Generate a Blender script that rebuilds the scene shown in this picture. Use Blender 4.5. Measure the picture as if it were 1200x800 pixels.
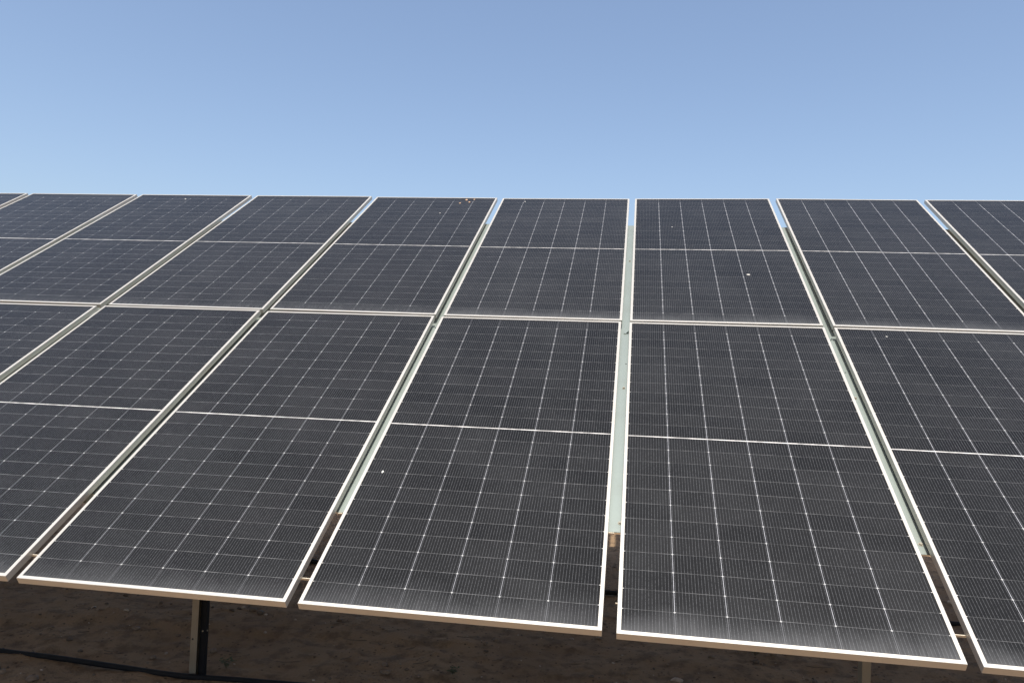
import bpy, bmesh, math, random
from mathutils import Matrix, Vector, noise

random.seed(7)
for o in list(bpy.data.objects):
    bpy.data.objects.remove(o, do_unlink=True)
scene = bpy.context.scene
COL = scene.collection

# ------------------------------------------------------------------ layout constants
TILT = math.radians(31.0)                 # slope of the table of panels
CT, ST = math.cos(TILT), math.sin(TILT)
W, H = 1.134, 2.35269                     # panel width / length
GU, GV = 0.05217, 0.02796                 # gap between columns / rows
BOT = 2 * H + GV                          # slope length of the table
EDGE_Z = 0.80                             # lower edge above ground
FH = 0.030                                # frame height

def P(u, v, n=0.0):
    """table coordinates (along the row, down the slope, below the glass) -> world"""
    return Vector((u, (BOT - v) * CT + n * ST, EDGE_Z + (BOT - v) * ST - n * CT))

TABLE = Matrix(((1, 0, 0), (0, CT, -ST), (0, ST, CT))).to_4x4()   # local x = row, y = up slope, z = out of glass

# ------------------------------------------------------------------ camera
R = ((0.9875340770902961, -0.15121190162665332, 0.04371964537674791),
     (0.035049833884767755, 0.48202282836432275, 0.8754573102557935),
     (-0.1534534317963188, -0.8630115606074521, 0.4813139209786297))
def D(r):
    u, v, n = r
    return Vector((u, -v * CT + n * ST, -v * ST - n * CT))
cam_data = bpy.data.cameras.new('camera')
cam_data.sensor_width = 36.0
cam_data.lens = 36.0 * 903.945 / 1200.0
cam_data.clip_start = 0.05
cam_data.clip_end = 8000.0
cam = bpy.data.objects.new('camera', cam_data)
COL.objects.link(cam)
right, down, fwd = D(R[0]), D(R[1]), D(R[2])
m = Matrix((right, -down, -fwd)).transposed().to_4x4()
m.translation = P(3.571036, 6.630464, -2.207419)
cam.matrix_world = m
scene.camera = cam

# ------------------------------------------------------------------ sky, sun, exposure
SUN_EL = math.radians(66.5)
SUN_AZ = math.radians(3.5)                # a little to the right of the camera's back
world = bpy.data.worlds.new('World')
scene.world = world
world.use_nodes = True
wn = world.node_tree
bg = wn.nodes['Background']
sky = wn.nodes.new('ShaderNodeTexSky')
sky.sky_type = 'NISHITA'
sky.sun_disc = False
sky.sun_elevation = SUN_EL
sky.sun_rotation = math.pi - SUN_AZ
sky.altitude = 200.0
sky.air_density = 1.0
sky.dust_density = 3.5
sky.ozone_density = 1.0
wn.links.new(sky.outputs[0], bg.inputs[0])
bg.inputs[1].default_value = 0.15
sun_data = bpy.data.lights.new('sun', 'SUN')
sun_data.energy = 5.0
sun_data.angle = math.radians(0.53)
sun_data.color = (1.0, 0.95, 0.87)
sun = bpy.data.objects.new('sun', sun_data)
sun.rotation_euler = (math.pi / 2 - SUN_EL, 0, SUN_AZ)
COL.objects.link(sun)
scene.view_settings.view_transform = 'Standard'
scene.view_settings.look = 'None'
scene.view_settings.gamma = 1.0
scene.view_settings.use_curve_mapping = False
scene.view_settings.exposure = 0.42
try:
    scene.render.engine = 'CYCLES'
except Exception:
    pass

# ------------------------------------------------------------------ node helpers
class G:
    def __init__(s, name):
        s.m = bpy.data.materials.new(name)
        s.m.use_nodes = True
        s.t = s.m.node_tree
        s.b = s.t.nodes['Principled BSDF']
    def n(s, kind, **kw):
        nd = s.t.nodes.new(kind)
        for k, v in kw.items():
            setattr(nd, k, v)
        return nd
    def put(s, sock, v):
        if v is None:
            return
        if isinstance(v, bpy.types.NodeSocket):
            s.t.links.new(v, sock)
        else:
            if isinstance(v, tuple) and len(v) == 3 and sock.type == 'RGBA':
                v = (*v, 1)
            sock.default_value = v
    def math(s, op, a, b=None, c=None, clamp=False):
        nd = s.n('ShaderNodeMath', operation=op, use_clamp=clamp)
        for i, v in enumerate((a, b, c)):
            s.put(nd.inputs[i], v)
        return nd.outputs[0]
    def mix(s, f, a, b):
        nd = s.n('ShaderNodeMix', data_type='RGBA')
        s.put(nd.inputs[0], f); s.put(nd.inputs[6], a); s.put(nd.inputs[7], b)
        return nd.outputs[2]
    def noise(s, vec, scale, detail=4, rough=0.55, w=None):
        nd = s.n('ShaderNodeTexNoise')
        if w is not None:
            nd.noise_dimensions = '4D'
            s.put(nd.inputs['W'], w)
        s.put(nd.inputs['Vector'], vec); s.put(nd.inputs['Scale'], scale)
        s.put(nd.inputs['Detail'], detail); s.put(nd.inputs['Roughness'], rough)
        return nd.outputs[0]
    def ramp(s, v, a, b, c=0.0, d=1.0, smooth=True):
        nd = s.n('ShaderNodeMapRange', interpolation_type='SMOOTHSTEP' if smooth else 'LINEAR')
        for i, x in enumerate((v, a, b, c, d)):
            s.put(nd.inputs[i], x)
        return nd.outputs[0]
    def coord(s, out='Object'):
        return s.n('ShaderNodeTexCoord').outputs[out]
    def sep(s, v):
        nd = s.n('ShaderNodeSeparateXYZ'); s.put(nd.inputs[0], v); return nd.outputs
    def comb(s, x, y, z):
        nd = s.n('ShaderNodeCombineXYZ')
        for i, v in enumerate((x, y, z)):
            s.put(nd.inputs[i], v)
        return nd.outputs[0]
    def scale(s, v, x, y, z):
        nd = s.n('ShaderNodeVectorMath', operation='MULTIPLY'); s.put(nd.inputs[0], v)
        nd.inputs[1].default_value = (x, y, z); return nd.outputs[0]
    def bump(s, h, strength, dist):
        nd = s.n('ShaderNodeBump'); s.put(nd.inputs['Height'], h)
        nd.inputs['Strength'].default_value = strength; nd.inputs['Distance'].default_value = dist
        s.put(s.b.inputs['Normal'], nd.outputs[0])
    def set(s, **kw):
        for k, v in kw.items():
            s.put(s.b.inputs[k.replace('_', ' ')], v)

# ------------------------------------------------------------------ materials
def metal(name, base, dirt, rough=0.5, metallic=0.3, amount=0.35, nscale=9.0):
    g = G(name)
    co = g.coord('Object')
    rnd = g.n('ShaderNodeObjectInfo').outputs['Random']
    nz = g.noise(co, nscale, 5, 0.6, g.math('MULTIPLY', rnd, 30.0))
    fine = g.noise(co, nscale * 14, 3, 0.6)
    f = g.math('MULTIPLY', g.ramp(nz, 0.42, 0.75), amount)
    f = g.math('ADD', f, g.math('MULTIPLY', g.ramp(fine, 0.5, 0.8), amount * 0.4), clamp=True)
    g.set(Base_Color=g.mix(f, base, dirt), Roughness=rough, Metallic=metallic)
    g.bump(fine, 0.08, 0.001)
    return g.m

M_FRAME = metal('anodised_aluminium', (0.56, 0.535, 0.480), (0.46, 0.39, 0.30), 0.46, 0.70, 0.25, 7)
M_RAIL = metal('galvanised_rail', (0.305, 0.350, 0.320), (0.26, 0.285, 0.255), 0.42, 0.65, 0.5, 4)
M_POST = metal('galvanised_post', (0.235, 0.205, 0.155), (0.17, 0.135, 0.09), 0.5, 0.5, 0.6, 6)
M_BOLT = metal('bolt_steel', (0.36, 0.34, 0.28), (0.26, 0.18, 0.10), 0.45, 0.6, 0.5, 60)
M_STRAP = metal('strap_metal', (0.68, 0.62, 0.50), (0.5, 0.4, 0.28), 0.5, 0.2, 0.5, 30)
M_HOLE = metal('dark_hole', (0.02, 0.02, 0.02), (0.04, 0.03, 0.03), 0.9, 0.0)
M_CABLE = metal('black_plastic', (0.006, 0.006, 0.007), (0.035, 0.028, 0.02), 0.7, 0.0, 0.2, 12)
M_CABLE.node_tree.nodes['Principled BSDF'].inputs['Specular IOR Level'].default_value = 0.2
M_DUCT = metal('black_duct', (0.008, 0.008, 0.009), (0.018, 0.016, 0.014), 0.7, 0.0, 0.3, 12)
M_DUCT.node_tree.nodes['Principled BSDF'].inputs['Specular IOR Level'].default_value = 0.15
M_DROP = metal('dried_dropping', (0.46, 0.45, 0.42), (0.34, 0.40, 0.32), 0.9, 0.0, 0.6, 90)
M_GREY = metal('grey_dropping', (0.38, 0.37, 0.34), (0.28, 0.25, 0.21), 0.9, 0.0, 0.6, 90)
M_BROWN = metal('brown_dropping', (0.34, 0.20, 0.11), (0.5, 0.42, 0.3), 0.9, 0.0, 0.6, 90)
M_BACK = metal('white_backsheet', (0.70, 0.70, 0.70), (0.55, 0.52, 0.47), 0.6, 0.0, 0.2, 5)

PC = 0.1823                                   # cell pitch across
MID = 0.0035                                  # half width of the middle strip
PR = (H / 2 - 0.019 - MID) / 12.0             # half-cell pitch along
def cell_material():
    g = G('solar_cells_under_glass')
    co = g.coord('Object')
    x, y, z = g.sep(co)
    info = g.n('ShaderNodeObjectInfo')
    rnd = info.outputs['Random']
    ribbon_glint = g.sep(info.outputs['Color'])[0]
    lt = lambda a, b: g.math('LESS_THAN', a, b)
    gt = lambda a, b: g.math('GREATER_THAN', a, b)
    mul = lambda a, b: g.math('MULTIPLY', a, b)
    add = lambda a, b: g.math('ADD', a, b)
    sub = lambda a, b: g.math('SUBTRACT', a, b)
    ax, ay = g.math('ABSOLUTE', x), g.math('ABSOLUTE', y)
    # columns of cells
    fx = g.math('FRACT', g.math('DIVIDE', add(x, 6 * PC), PC))
    dx = mul(g.math('MINIMUM', fx, sub(1.0, fx)), PC)
    inx = lt(ax, 2.6 * PC)
    # rows of half cells
    yy = sub(ay, MID)
    ry = g.math('DIVIDE', yy, PR)
    fy = g.math('FRACT', ry)
    dy = mul(g.math('MINIMUM', fy, sub(1.0, fy)), PR)
    iny = mul(lt(yy, 11.6 * PR), gt(yy, 0.4 * PR))
    last = gt(ry, 11.0)
    incell = mul(lt(ax, 3 * PC), lt(yy, 12 * PR))
    # bus wires, 15 to a cell
    fb = g.math('FRACT', g.math('DIVIDE', add(x, 6 * PC), PC / 15))
    db = mul(g.math('ABSOLUTE', sub(fb, 0.5)), PC / 15)
    glit = g.ramp(g.noise(g.scale(co, 1.0, 0.45, 1.0), 330.0, 2, 0.6), 0.30, 0.70, 0.25, 1.35)
    bus = mul(mul(lt(db, 0.00085), incell), glit)
    # each cell a touch different
    cid = g.comb(g.math('FLOOR', g.math('DIVIDE', add(x, 6 * PC), PC)), g.math('FLOOR', g.math('DIVIDE', add(y, 40 * PR), PR)), mul(rnd, 50.0))
    wnz = g.n('ShaderNodeTexWhiteNoise'); g.put(wnz.inputs[0], cid)
    tone = g.ramp(wnz.outputs['Value'], 0, 1, 0.80, 1.25, False)
    tone = mul(tone, g.ramp(g.math('FRACT', mul(rnd, 7.31)), 0, 1, 0.85, 1.2, False))
    cell = g.n('ShaderNodeVectorMath', operation='SCALE')
    cell.inputs[0].default_value = (0.0094, 0.0092, 0.0090)
    g.put(cell.inputs['Scale'], tone)
    # dirt and glints along the silver lines: broken up along their length
    brk = g.ramp(g.noise(g.scale(co, 3, 6, 1), 5.0, 4, 0.6, mul(rnd, 40.0)), 0.32, 0.68, 0.25, 1.15)
    col = g.mix(mul(bus, 0.90), cell.outputs[0], (0.068, 0.070, 0.073))
    hline = mul(mul(lt(dy, 0.00095), iny), incell)
    col = g.mix(mul(mul(hline, brk), sub(1.0, mul(ribbon_glint, 0.65))), col, (0.20, 0.20, 0.20))  # cross lines painted fainter where the painted ribbon glint is stronger
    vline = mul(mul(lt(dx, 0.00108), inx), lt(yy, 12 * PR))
    vf = mul(mul(vline, g.math('ADD', mul(last, -0.65), 1.0)), ribbon_glint)
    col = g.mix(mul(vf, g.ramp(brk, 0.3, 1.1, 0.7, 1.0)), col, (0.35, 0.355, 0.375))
    node = mul(mul(lt(add(dx, dy), 0.0046), inx), iny)
    col = g.mix(mul(node, 0.9), col, (0.36, 0.36, 0.35))
    midl = mul(lt(ay, 0.0030), lt(ax, 3 * PC + 0.004))
    col = g.mix(mul(midl, g.ramp(brk, 0.3, 1.1, 0.55, 1.0)), col, (0.60, 0.58, 0.55))
    edge = mul(mul(gt(ax, 3 * PC), lt(dy, 0.0018)), iny)
    col = g.mix(mul(edge, 0.8), col, (0.45, 0.44, 0.42))
    # settled dust: thin film, a streaked band washed down to the lower edge, rims
    off = mul(rnd, 60.0)
    d_low = add(y, H / 2)
    streak = g.noise(g.scale(co, 1.0, 0.10, 1.0), 55.0, 5, 0.7, off)
    big = g.noise(co, 3.2, 4, 0.6, off)
    reach = g.ramp(big, 0.3, 0.75, 0.09, 0.24)
    band = g.math('POWER', g.ramp(g.math('DIVIDE', sub(d_low, 0.012), reach), 0.0, 1.0, 1.0, 0.0, False), 2.0)
    band = mul(band, g.ramp(streak, 0.2, 0.8, 0.5, 1.0))
    film = g.ramp(g.noise(co, 2.2, 6, 0.65, off), 0.35, 0.8, 0.006, 0.036)
    drips = mul(g.ramp(g.noise(g.scale(co, 1.0, 0.04, 1.0), 38.0, 3, 0.6, off), 0.60, 0.80), 0.02)
    vor = g.n('ShaderNodeTexVoronoi', feature='F1'); vor.voronoi_dimensions = '4D'
    g.put(vor.inputs['Vector'], co); g.put(vor.inputs['W'], off); vor.inputs['Scale'].default_value = 22.0
    spk = mul(lt(vor.outputs['Distance'], 0.05), gt(g.sep(vor.outputs['Color'])[0], 0.72))
    dust = add(add(mul(mul(band, g.ramp(g.math('FRACT', mul(rnd, 13.7)), 0, 1, 0.6, 1.25, False)), 0.19), film), add(drips, mul(spk, 0.22)))
    dust = g.math('MINIMUM', dust, 0.6)
    col = g.mix(dust, col, (0.25, 0.255, 0.26))
    g.set(Base_Color=col, IOR=1.22, Roughness=g.ramp(dust, 0.0, 0.3, 0.22, 0.55))
    fine = g.noise(co, 900.0, 2, 0.5)
    g.bump(fine, 0.05, 0.0004)
    return g.m
M_CELL = cell_material()

def soil_material():
    g = G('dry_sandy_soil')
    co = g.coord('Object')
    big = g.noise(co, 0.9, 6, 0.6)
    med = g.noise(co, 9.0, 6, 0.65)
    fine = g.noise(co, 70.0, 5, 0.7)
    col = g.mix(g.ramp(big, 0.35, 0.65), (0.225, 0.147, 0.084), (0.285, 0.192, 0.112))
    col = g.mix(g.math('MULTIPLY', g.ramp(med, 0.46, 0.64), 0.65), col, (0.105, 0.070, 0.044))
    vor = g.n('ShaderNodeTexVoronoi', feature='F1')
    g.put(vor.inputs['Vector'], co); vor.inputs['Scale'].default_value = 28.0
    sp = g.math('MULTIPLY', g.math('LESS_THAN', vor.outputs['Distance'], g.math('MULTIPLY', fine, 0.42)),
                g.math('GREATER_THAN', g.sep(vor.outputs['Color'])[0], 0.55))
    col = g.mix(g.math('MULTIPLY', sp, 0.75), col, (0.055, 0.038, 0.028))
    col = g.mix(g.math('MULTIPLY', g.ramp(fine, 0.58, 0.75), 0.35), col, (0.44, 0.32, 0.21))
    g.set(Base_Color=col, Roughness=0.95)
    g.b.inputs['Specular IOR Level'].default_value = 0.15
    h = g.math('ADD', g.math('MULTIPLY', med, 0.6), g.math('MULTIPLY', fine, 0.35))
    g.bump(h, 1.0, 0.05)
    return g.m
M_SOIL = soil_material()

def plain(name, a, b, scale, rough=0.9):
    g = G(name)
    g.set(Base_Color=g.mix(g.ramp(g.noise(g.coord('Object'), scale, 4, 0.6), 0.35, 0.65), a, b), Roughness=rough)
    return g.m
M_CLOD = plain('dark_clod', (0.075, 0.052, 0.036), (0.17, 0.12, 0.08), 9.0)
M_PEBBLE = plain('pale_pebble', (0.42, 0.35, 0.27), (0.28, 0.22, 0.17), 12.0)
M_LEAF = plain('weed_leaf', (0.045, 0.062, 0.022), (0.085, 0.090, 0.038), 30.0, 0.7)
M_STEM = plain('weed_stem', (0.10, 0.085, 0.045), (0.16, 0.12, 0.07), 30.0, 0.8)

# ------------------------------------------------------------------ mesh helpers
def obj(name, bm, mats, parent=None, smooth=False):
    me = bpy.data.meshes.new(name)
    bmesh.ops.recalc_face_normals(bm, faces=bm.faces[:])
    bm.to_mesh(me); bm.free()
    for mt in (mats if isinstance(mats, (list, tuple)) else [mats]):
        me.materials.append(mt)
    if smooth:
        for p in me.polygons:
            p.use_smooth = True
    o = bpy.data.objects.new(name, me)
    COL.objects.link(o)
    o.parent = parent
    return o
def tag(o, label, cat, group=None):
    o['label'] = label; o['category'] = cat
    if group:
        o['group'] = group
    return o
def empty(name, matrix):
    o = bpy.data.objects.new(name, None)
    o.empty_display_size = 0.1
    COL.objects.link(o)
    o.matrix_world = matrix
    return o
def box(bm, x0, x1, y0, y1, z0, z1):
    v = [bm.verts.new((x, y, z)) for z in (z0, z1) for y in (y0, y1) for x in (x0, x1)]
    for f in ((0, 2, 3, 1), (4, 5, 7, 6), (0, 1, 5, 4), (2, 6, 7, 3), (0, 4, 6, 2), (1, 3, 7, 5)):
        bm.faces.new([v[i] for i in f])
def prism(bm, prof, a, b, axis='y'):
    """closed profile polygon swept from a to b; profile is in (x,z) for axis y, in (x,y) for axis z, in (y,z) for axis x"""
    def pt(p, t):
        return {'y': (p[0], t, p[1]), 'z': (p[0], p[1], t), 'x': (t, p[0], p[1])}[axis]
    A = [bm.verts.new(pt(p, a)) for p in prof]
    B = [bm.verts.new(pt(p, b)) for p in prof]
    n = len(prof)
    for i in range(n):
        bm.faces.new((A[i], A[(i + 1) % n], B[(i + 1) % n], B[i]))
    bm.faces.new(A[::-1]); bm.faces.new(B)
def disc(bm, c, r, h, ax=Vector((0, 0, 1)), n=6):
    ax = ax.normalized()
    s = ax.orthogonal().normalized(); t = ax.cross(s)
    c = Vector(c)
    A = [bm.verts.new(c + r * (math.cos(6.2832 * i / n) * s + math.sin(6.2832 * i / n) * t)) for i in range(n)]
    B = [bm.verts.new(v.co + ax * h) for v in A]
    for i in range(n):
        bm.faces.new((A[i], A[(i + 1) % n], B[(i + 1) % n], B[i]))
    bm.faces.new(A[::-1]); bm.faces.new(B)
def lump(bm, c, r, flat=0.6, sub=2, mat=0):
    res = bmesh.ops.create_icosphere(bm, subdivisions=sub, radius=1.0)
    seed = Vector((random.random() * 90, random.random() * 90, random.random() * 90))
    sx, sy = random.uniform(.8, 1.4), random.uniform(.7, 1.2)
    for v in res['verts']:
        k = 1 + 0.45 * noise.noise(v.co * 1.6 + seed)
        v.co = Vector(c) + Vector((v.co.x * sx, v.co.y * sy, v.co.z * flat)) * r * k
    for f in {f for v in res['verts'] for f in v.link_faces}:
        f.material_index = mat
def tube(bm, pts, r, n=10):
    rings = []
    for i, p in enumerate(pts):
        t = (pts[min(i + 1, len(pts) - 1)] - pts[max(i - 1, 0)]).normalized()
        s = t.cross(Vector((0, 0, 1)))
        s = s.normalized() if s.length > 1e-4 else Vector((1, 0, 0))
        w = s.cross(t)
        rr = r[i] if isinstance(r, (list, tuple)) else r
        rings.append([bm.verts.new(p + rr * (math.cos(6.2832 * k / n) * s + math.sin(6.2832 * k / n) * w)) for k in range(n)])
    for a, b in zip(rings, rings[1:]):
        for k in range(n):
            bm.faces.new((a[k], a[(k + 1) % n], b[(k + 1) % n], b[k]))
    bm.faces.new(rings[0][::-1]); bm.faces.new(rings[-1])

# ------------------------------------------------------------------ ground: one sheet to the horizon
def axis_coords(lo, hi, step, far):
    n = int(round((hi - lo) / step))
    a = [lo + step * i for i in range(n + 1)]
    s = step
    up, dn = [], []
    x = hi
    while x < far:
        s *= 1.28; x += s; up.append(x)
    s = step; x = lo
    while x > -far:
        s *= 1.28; x -= s; dn.append(x)
    return dn[::-1] + a + up
def ground_z(x, y):
    fade = 1.0
    d = max(-5 - x, x - 10, -1.5 - y, y - 7.0, 0)
    fade = 1.0 / (1 + d * 0.3)
    z = 0.020 * noise.fractal(Vector((x * 1.3, y * 1.3, 3.1)), 1.0, 2.0, 3)
    z += 0.016 * noise.fractal(Vector((x * 5, y * 7, 1.7)), 0.8, 2.0, 5)
    c = noise.noise(Vector((x * 11, y * 13, 8.2)))
    z += 0.022 * max(0.0, c - 0.30) - 0.016 * max(0.0, -c - 0.35)
    # low lip of an old wheel rut, running slightly askew to the row
    ry = 1.66 + 0.084 * (x + 0.143) + 0.05 * noise.noise(Vector((x * 1.9, 0, 0)))
    t = (y - ry) / 0.03
    z += 0.034 / (1 + math.exp(-max(-30, min(30, t)))) * math.exp(-max(0.0, y - ry) * 2.5) * max(0, min(1, 2.4 - abs(x - 0.9)))
    return z * fade
bm = bmesh.new()
gx, gy = axis_coords(-4.5, 9.5, 0.035, 4000), axis_coords(-1.0, 4.2, 0.030, 4000)
rows = [[bm.verts.new((x, y, ground_z(x, y))) for x in gx] for y in gy]
for a, b in zip(rows, rows[1:]):
    for i in range(len(gx) - 1):
        bm.faces.new((a[i], a[i + 1], b[i + 1], b[i]))
g_o = obj('ground', bm, M_SOIL, smooth=True)
g_o['kind'] = 'structure'

# ------------------------------------------------------------------ solar panels
def frame_mesh():
    bm = bmesh.new()
    prof = [(0, -FH), (0, -0.0009), (0.0009, 0), (0.0150, 0), (0.0150, -0.0014), (0.0022, -0.0014),
            (0.0022, -FH + 0.002), (0.026, -FH + 0.002), (0.026, -FH)]
    loops = []
    for s, z in prof:
        x, y = W / 2 - s, H / 2 - s
        loops.append([bm.verts.new(p) for p in ((-x, -y, z), (x, -y, z), (x, y, z), (-x, y, z))])
    n = len(prof)
    for i in range(n):
        a, b = loops[i], loops[(i + 1) % n]
        for k in range(4):
            bm.faces.new((a[k], a[(k + 1) % 4], b[(k + 1) % 4], b[k]))
    return bm
def glass_mesh():
    bm = bmesh.new()
    box(bm, -W / 2 + .0027, W / 2 - .0027, -H / 2 + .0027, H / 2 - .0027, -0.0065, -0.0018)
    return bm
def back_mesh():
    bm = bmesh.new()
    box(bm, -W / 2 + .0027, W / 2 - .0027, -H / 2 + .0027, H / 2 - .0027, -0.0078, -0.0068)
    return bm
def panel_matrix(c, row, q):
    du, dv, dn, ru, rv = q
    u = c * (W + GU) + W / 2 + du
    v = (0 if row == 'U' else H + GV) + H / 2 + dv
    # dn below the plane, ru per metre down the slope, rv per metre along the row
    rot = Matrix.Rotation(ru, 4, 'X') @ Matrix.Rotation(rv, 4, 'Y')
    mm = TABLE @ rot
    mm.translation = P(u, v, dn)
    return mm
SET = {  # small settling errors of each panel in its clamps
 ('L', -1): (-0.0037, 0.0029, -0.0022, 0.0007, -0.0013), ('L', 0): (0.0017, -0.0023, -0.0004, 0.0041, -0.0018),
 ('L', 1): (0.0027, 0.0022, -0.0023, 0.0022, -0.0032), ('L', 2): (-0.0042, -0.0036, 0.0016, 0.0022, -0.0040),
 ('L', 3): (-0.0050, 0.0125, -0.0124, -0.0003, -0.0050), ('L', 4): (-0.0007, 0.0017, -0.0031, 0.0050, 0.0018),
 ('U', -3): (-0.0081, 0.0069, -0.0051, 0.0015, -0.0029), ('U', -2): (-0.0054, 0.0039, -0.0032, 0.0010, 0.0038),
 ('U', -1): (-0.0001, -0.0002, -0.0008, -0.0009, 0.0029), ('U', 0): (0.0050, -0.0048, 0.0031, -0.0011, 0.0008),
 ('U', 1): (0.0023, -0.0049, 0.0058, -0.0043, 0.0019), ('U', 2): (0.0003, -0.0072, 0.0099, -0.0041, -0.0023),
 ('U', 3): (-0.0034, 0.0029, 0.0002, -0.0037, -0.0074), ('U', 4): (0.0020, -0.0001, -0.0009, -0.0026, 0.0030),
 ('U', 5): (0.0064, 0.0024, 0.0013, -0.0004, -0.0007)}
LABEL = {
 ('U', -4): 'upper-row solar panel at the far left end of the row',
 ('U', -3): 'upper-row solar panel, only its top right corner showing at the left edge',
 ('U', -2): 'upper-row solar panel, the first from the left whose top corners both show',
 ('U', -1): 'upper-row solar panel, fourth to the left of the rail seen face on',
 ('U', 0): 'upper-row solar panel, third to the left of the rail seen face on',
 ('U', 1): 'upper-row solar panel with rust-brown specks at its top right corner',
 ('U', 2): 'upper-row solar panel touching the left side of the rail seen face on',
 ('U', 3): 'upper-row solar panel with a grey dropping, right of the rail seen face on',
 ('U', 4): 'upper-row solar panel with bright ribbons, second right of the rail seen face on',
 ('U', 5): 'upper-row solar panel cut off by the right edge, its top left corner showing',
 ('U', 6): 'upper-row solar panel at the far right end of the row',
 ('L', -3): 'lower-row solar panel at the far left end of the row',
 ('L', -2): 'lower-row solar panel next to the one at the far left end',
 ('L', -1): 'lower-row solar panel showing only a dark corner at the left edge, below the upper row',
 ('L', 0): 'lower-row solar panel cut by the left edge, its bottom right corner showing',
 ('L', 1): 'lower-row solar panel standing over the post with a dark side and the black cable',
 ('L', 2): 'lower-row solar panel with a small white fleck near its left edge',
 ('L', 3): 'lower-row solar panel directly right of the rail seen face on, largest in view',
 ('L', 4): 'lower-row solar panel cut off by the right edge of the view',
 ('L', 5): 'lower-row solar panel at the far right end of the row'}
def make_panel():
    root = empty('solar_panel', Matrix())
    fr = obj('frame', frame_mesh(), M_FRAME, root)
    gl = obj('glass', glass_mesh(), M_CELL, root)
    bk = obj('back_sheet', back_mesh(), M_BACK, root)
    for x in (-0.115, 0.515):                      # screws hanging below the lower frame bar
        bm = bmesh.new()
        disc(bm, (x, -H / 2 + 0.010, -FH - 0.0035), 0.0055, 0.0034, n=8)
        disc(bm, (x, -H / 2 + 0.010, -FH - 0.0065), 0.0030, 0.0032, n=8)
        obj('frame_screw', bm, M_STRAP, root)
    return root
proto = make_panel()
parts = list(proto.children)
panels = {}
first = True
for row, c0, c1 in (('U', -4, 6), ('L', -3, 5)):
    for c in range(c0, c1 + 1):
        if first:
            r = proto; kids = parts
        else:
            r = proto.copy(); COL.objects.link(r)
            kids = []
            for ch in parts:
                k = ch.copy(); COL.objects.link(k); k.parent = r; kids.append(k)
        first = False
        r.matrix_world = panel_matrix(c, row, SET.get((row, c), (0, 0, 0, 0, 0)))
        tag(r, LABEL[(row, c)], 'solar panel', 'solar panels in two rows on the tilted table')
        glint_gain = max(0.30, min(1.0, 0.50 + 0.13 * (c - 0.5)))        # glints painted into the colour: upright ribbons brighter towards the right
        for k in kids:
            k.color = (glint_gain, glint_gain, glint_gain, 1)
        panels[(row, c)] = r

# droppings stuck on the glass move with the panel
def dropping(key, u, v, r, name, mat, stretch=1.3):
    """u from the panel's left edge, v from its top edge"""
    bm = bmesh.new()
    res = bmesh.ops.create_icosphere(bm, subdivisions=2, radius=1.0)
    sd = Vector((u * 17, v * 31, r * 900))
    for w in res['verts']:
        k = 1 + 0.35 * noise.noise(w.co * 1.5 + sd)
        w.co = Vector((u - W / 2 + w.co.x * r * k, H / 2 - v + w.co.y * r * stretch * k, -0.0016 + w.co.z * r * 0.18))
    return obj(name, bm, mat, panels[key], smooth=True)
dropping(('L', 2), 0.088, 1.560, 0.0055, 'bird_dropping', M_DROP, 1.7)
dropping(('U', 3), 0.785, 1.620, 0.0125, 'bird_dropping', M_GREY, 0.9)
dropping(('L', 4), 0.270, 0.090, 0.006, 'bird_dropping', M_GREY, 1.0)
dropping(('U', 2), 0.215, 0.085, 0.005, 'bird_dropping', M_DROP, 1.8)
dropping(('U', 3), 0.300, 0.700, 0.005, 'bird_dropping', M_GREY, 1.2)
for du, dv, r in ((0.86, 0.06, 0.012), (0.90, 0.12, 0.009), (0.82, 0.15, 0.008), (0.93, 0.045, 0.008)):
    dropping(('U', 1), du, dv, r, 'brown_speck', M_BROWN, 1.6)
dropping(('U', 1), 0.70, 0.42, 0.006, 'bird_dropping', M_GREY, 1.2)
dropping(('U', -1), 0.52, 0.12, 0.007, 'bird_dropping', M_DROP, 1.3)

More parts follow.
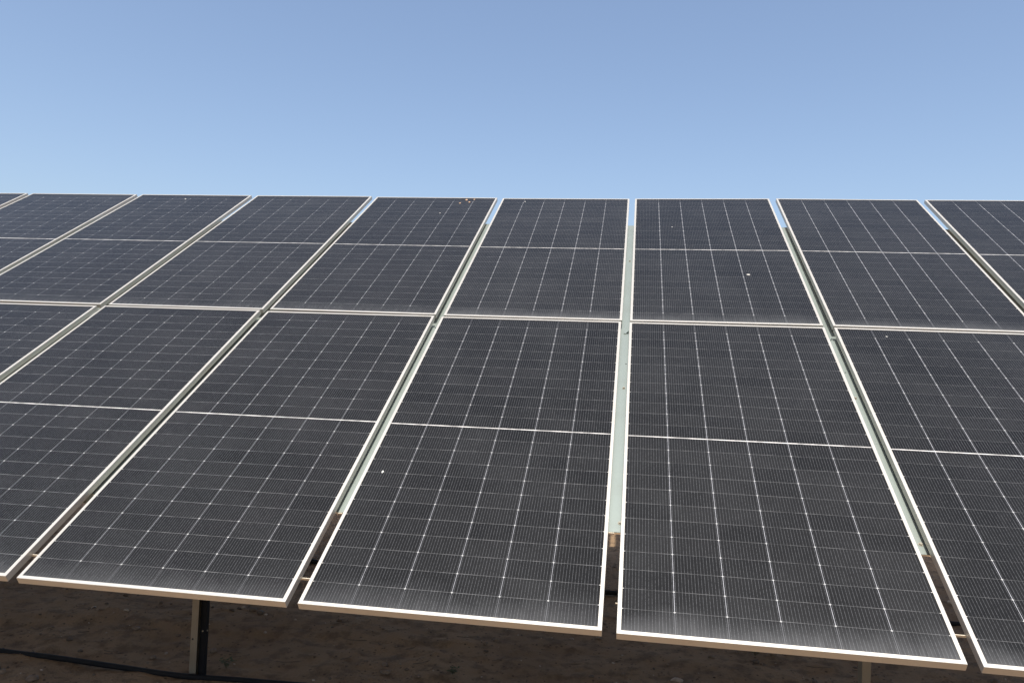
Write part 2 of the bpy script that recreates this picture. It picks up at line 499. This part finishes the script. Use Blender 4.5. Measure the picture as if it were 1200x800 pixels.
# ------------------------------------------------------------------ rails in the column gaps
RW = 0.170
def hat(depth):
    t = 0.0028
    a, b = RW / 2, RW / 2 + 0.020
    h = 0.055
    return [(-a, -depth), (a, -depth), (a, -depth - h), (b, -depth - h), (b, -depth - h - t), (a - t, -depth - h - t),
            (a - t, -depth - t), (-a + t, -depth - t), (-a + t, -depth - h - t), (-b, -depth - h - t), (-b, -depth - h), (-a, -depth - h)]
D_UP, D_LO = 0.063, 0.049
V_TOP, V_JOINT, V_LOW = 0.53, H + GV + 0.060, BOT - 0.555
def make_rail():
    # origin: centre of the gap, at the lower end, on the glass plane; local y up the slope
    root = empty('mounting_rail', Matrix())
    L1, L2 = V_LOW - V_JOINT, V_LOW - V_TOP
    bm = bmesh.new(); prism(bm, hat(D_LO), 0, L1); obj('lower_channel', bm, M_RAIL, root)
    bm = bmesh.new(); prism(bm, hat(D_UP), L1 - 0.06, L2); obj('upper_channel', bm, M_RAIL, root)
    bm = bmesh.new()                               # oblique splice tongue at the joint
    prism(bm, [(-0.012, L1 - 0.004), (0.012, L1 + 0.040), (0.018, L1 + 0.036), (0.000, L1 - 0.004)], -D_UP + 0.002, -D_LO + 0.006, 'z')
    obj('splice_tongue', bm, M_RAIL, root)
    for yy, xx, r in ((L1 - 0.62, 0.004, 0.006), (0.055, 0.016, 0.0065), (L2 - 0.75, 0.002, 0.006)):
        dep = D_LO if yy < L1 else D_UP
        bm = bmesh.new(); disc(bm, (xx, yy, -dep), r * 1.5, 0.0014, n=16); disc(bm, (xx, yy, -dep + 0.0012), r, 0.006)
        obj('bolt', bm, M_BOLT, root, smooth=False)
    bm = bmesh.new()
    disc(bm, (0.010, L1 - 0.36, -D_LO - 0.0004), 0.0045, 0.0008, n=14)
    obj('bolt_hole', bm, M_HOLE, root)
    bm = bmesh.new()                               # folded end tab facing down the slope
    box(bm, -0.030, -0.006, -0.006, -0.0028, -D_LO - 0.009, -D_LO - 0.0005)
    box(bm, -0.030, -0.006, -0.0028, 0.045, -D_LO - 0.0062, -D_LO - 0.0034)
    obj('end_tab', bm, M_STRAP, root)
    return root
# gap g lies to the right of column g
RAIL_LABEL = {
 -3: 'metal rail in the leftmost gap, crossing only the top left corner',
 -2: 'metal rail in the second gap from the left, leaving the view above the lower row',
 -1: 'metal rail in the third gap from the left, leaving the view beside the lower row',
 0: 'metal rail in the gap that runs down to the bottom left corner',
 1: 'metal rail in the first slanting gap left of the face-on rail',
 2: 'pale green-grey rail seen face on, full width, in the upright gap',
 3: 'metal rail in the gap right of the face-on rail, with a dark stripe',
 4: 'metal rail in the rightmost gap, leaving the view beside the upper row'}
proto_r = make_rail(); rparts = list(proto_r.children)
first = True
for gidx in range(-3, 5):
    if first:
        r = proto_r
    else:
        r = proto_r.copy(); COL.objects.link(r)
        for ch in rparts:
            k = ch.copy(); COL.objects.link(k); k.parent = r
    first = False
    mm = TABLE.copy()
    mm.translation = P(gidx * (W + GU) + W + GU / 2, V_LOW, 0)
    r.matrix_world = mm
    tag(r, RAIL_LABEL[gidx], 'metal rail', 'mounting rails in the gaps between panel columns')

# ------------------------------------------------------------------ earthing straps near the lower edge of the gaps
STRAP_LABEL = {0: 'thin tan strap bridging the gap at the bottom left corner',
               1: 'thin tan strap bridging the first gap left of the face-on rail',
               3: 'thin tan strap bridging the gap right of the face-on rail, near the bottom'}
for gidx in (0, 1, 3):
    bm = bmesh.new()
    L = GU / 2 + 0.02
    box(bm, -L, L, -0.0012, 0.0012, -FH - 0.011, -FH - 0.0006)
    box(bm, -L, -GU / 2 - 0.004, 0.0012, 0.02, -FH - 0.0022, -FH - 0.0006)
    box(bm, GU / 2 + 0.004, L, 0.0012, 0.02, -FH - 0.0022, -FH - 0.0006)
    o = obj('earthing_strap', bm, M_STRAP)
    mm = TABLE.copy(); mm.translation = P(gidx * (W + GU) + W + GU / 2, BOT - 0.150, 0)
    o.matrix_world = mm
    tag(o, STRAP_LABEL[gidx], 'metal strap', 'earthing straps between neighbouring panels')
bm = bmesh.new()
box(bm, -0.012, 0.012, -0.0012, 0.0012, -FH - 0.006, -FH - 0.0006)
o = obj('frame_clip', bm, M_STRAP)
mm = TABLE.copy(); mm.translation = P(2 * (W + GU) + W + GU - 0.002, BOT - 0.160, 0)
o.matrix_world = mm
tag(o, 'tiny tan clip under the left edge of the panel right of the face-on rail', 'clip')

# ------------------------------------------------------------------ posts and beams carrying the rails
def c_section(w, d, t, lip):
    # web on the left, open to the right; front flange faces -y
    return [(0, 0), (w, 0), (w, lip), (w - t, lip), (w - t, t), (t, t), (t, d - t), (w - t, d - t), (w - t, d - lip), (w, d - lip), (w, d), (0, d)]
def slope_z(y, n):            # height of the plane n below the glass at horizontal distance y behind the lower edge
    return EDGE_Z + y * ST / CT - n / CT
Y_FRONT, Y_REAR = 1.10, 3.42
BEAM_N = D_LO + 0.062
def post(x, y, label, duct=True):
    root = empty('support_post', Matrix.Translation((x, y, 0)))
    top = slope_z(y, BEAM_N + 0.07)
    bm = bmesh.new(); prism(bm, c_section(0.038, 0.068, 0.003, 0.004), -0.35, top, 'z')
    obj('channel', bm, M_POST, root)
    bm = bmesh.new(); disc(bm, (0.012, -0.0004, 0.195), 0.0055, 0.0010, Vector((0, -1, 0)), 14); obj('bolt_hole', bm, M_HOLE, root)
    bm = bmesh.new(); disc(bm, (0.003, 0.034, 0.215), 0.010, 0.008, Vector((1, 0, 0)), 6); obj('bolt', bm, M_BOLT, root)
    if not duct:
        return tag(root, label, 'post', 'support posts under the panels')
    bm = bmesh.new(); box(bm, 0.0395, 0.072, 0.022, 0.050, -0.2, top - 0.02); obj('cable_duct', bm, M_DUCT, root)
    bm = bmesh.new(); disc(bm, (0.0725, 0.034, 0.235), 0.004, 0.004, Vector((1, 0, 0)), 10)
    disc(bm, (0.056, 0.0215, 0.235), 0.004, 0.004, Vector((0, -1, 0)), 10); obj('duct_screw', bm, M_BOLT, root)
    return tag(root, label, 'post', 'support posts under the panels')
post(1.302, Y_FRONT, 'steel post with a black duct up its side, beside the cable under the left panel')
post(4.687, Y_FRONT, 'steel post under the large right panel, its front face tan', False)
post(0.905, Y_REAR, 'dark rear post glimpsed through the first gap left of the face-on rail')
post(4.290, Y_REAR, 'rear post in the shade behind the post under the large right panel', False)
for y, lab in ((Y_FRONT, 'long steel beam on the front posts, hidden under the lower panels'),
               (Y_REAR, 'long steel beam on the rear posts, hidden under the upper panels')):
    bm = bmesh.new()
    mm = TABLE.copy(); mm.translation = Vector((0, y + 0.034, slope_z(y + 0.034, 0)))
    prism(bm, [(-0.03, -BEAM_N), (0.03, -BEAM_N), (0.03, -BEAM_N - 0.003), (-0.027, -BEAM_N - 0.003), (-0.027, -BEAM_N - 0.067),
               (0.03, -BEAM_N - 0.067), (0.03, -BEAM_N - 0.07), (-0.03, -BEAM_N - 0.07)], -2.6, 7.4, 'x')
    o = obj('support_beam', bm, M_POST); o.matrix_world = mm
    tag(o, lab, 'beam')

# ------------------------------------------------------------------ cables on the ground
def cable(pts, r, label):
    # Catmull-Rom through the points, resting on the soil
    out = []
    q = [Vector((*p, 0)) for p in pts]
    q = [2 * q[0] - q[1]] + q + [2 * q[-1] - q[-2]]
    for i in range(1, len(q) - 2):
        for k in range(14):
            t = k / 14
            p = 0.5 * ((2 * q[i]) + (q[i + 1] - q[i - 1]) * t + (2 * q[i - 1] - 5 * q[i] + 4 * q[i + 1] - q[i + 2]) * t * t
                       + (-q[i - 1] + 3 * q[i] - 3 * q[i + 1] + q[i + 2]) * t ** 3)
            out.append(p)
    zs = [ground_z(p.x, p.y) for p in out]
    for i, p in enumerate(out):
        w = zs[max(0, i - 24):i + 25]
        p.z = sum(w) / len(w) + r * 0.8
    bm = bmesh.new(); tube(bm, out, r, 12)
    return tag(obj('ground_cable', bm, M_CABLE, smooth=True), label, 'cable')
cable([(-3.2, 1.20), (-1.6, 1.16), (-0.5, 1.140), (0.14, 1.130), (0.535, 1.118), (0.958, 1.090), (1.31, 1.075), (1.675, 1.105), (2.4, 1.13), (3.4, 1.08), (4.6, 1.13), (5.8, 1.10), (7.4, 1.14)], 0.0145,
      'thick black cable lying on the soil in front of the left post')
cable([(0.70, 3.75), (0.86, 3.58), (1.05, 3.42), (1.6, 3.30), (2.6, 3.22), (3.6, 3.26), (4.8, 3.17), (5.6, 3.20), (6.2, 3.22), (7.4, 3.25)], 0.018,
      'black cable lying further back under the table, glimpsed through the right gap')

# ------------------------------------------------------------------ loose soil, weeds
bm = bmesh.new()
n_done = 0
while n_done < 2400:
    x, y = random.uniform(-2.5, 7.0), random.uniform(0.5, 4.2)
    dens = noise.fractal(Vector((x * 2.3, y * 2.6, 4)), 0.8, 2.0, 3)
    if random.random() > 0.10 + 1.3 * max(0.0, dens):
        continue
    n_done += 1
    r = min(0.024, 0.0035 * random.paretovariate(1.9))
    lump(bm, (x, y, ground_z(x, y) + r * 0.25), r, 0.7, 1 if r < .009 else 2, 0 if random.random() < .85 else 1)
for i in range(60):                                # bits of dry stalk
    x, y, a, l = random.uniform(-1.5, 6.0), random.uniform(0.9, 2.6), random.uniform(-.6, .6), random.uniform(.04, .15)
    tube(bm, [Vector((x + math.cos(a + .15 * k) * l * k / 3, y + math.sin(a + .15 * k) * l * k / 3, ground_z(x, y) + .008)) for k in range(4)], 0.0022, 5)
o = obj('soil_clods', bm, [M_CLOD, M_PEBBLE], smooth=True)
o['kind'] = 'stuff'
o['label'] = 'small dark clods, pebbles and bits of stalk scattered on the shaded soil'
o['category'] = 'soil clods'

def weed(x, y, label, n, spread, rise):
    root = empty('weed', Matrix.Translation((x, y, ground_z(x, y))))
    bs, bl = bmesh.new(), bmesh.new()
    for i in range(n):
        a = random.uniform(0, 6.28); L = spread * random.uniform(.5, 1.0)
        pts = []
        for k in range(6):
            t = k / 5
            aa = a + 0.5 * t * random.uniform(-1, 1)
            pts.append(Vector((math.cos(aa) * L * t, math.sin(aa) * L * t, rise * random.uniform(.8, 1.1) * math.sin(t * 2.0) + .002)))
        tube(bs, pts, [0.0014 - 0.0002 * k for k in range(6)], 5)
        for p in pts[1:]:
            for q in range(3):
                b = random.uniform(0, 6.28); l = random.uniform(.007, .014); wd = l * .45
                d = Vector((math.cos(b), math.sin(b), random.uniform(-.1, .7))).normalized()
                s = d.cross(Vector((0, 0, 1))).normalized() * wd
                up = Vector((0, 0, wd * .4))
                vs = [bl.verts.new(v) for v in (p, p + d * l * .5 + s + up, p + d * l, p + d * l * .5 - s + up)]
                mid = bl.verts.new(p + d * l * .5)
                for e in range(4):
                    bl.faces.new((vs[e], vs[(e + 1) % 4], mid))
    obj('stem', bs, M_STEM, root); obj('foliage', bl, M_LEAF, root)
    return tag(root, label, 'weed', 'weeds on the shaded soil')
weed(1.452, 1.215, 'small green weed on the soil just right of the left post', 10, 0.06, 0.05)
weed(4.382, 2.187, 'sprawling weed under the bottom edge of the large right panel', 16, 0.15, 0.06)
weed(2.655, 1.469, 'dark tuft of weed at the bottom edge, under the middle of the row', 8, 0.05, 0.03)
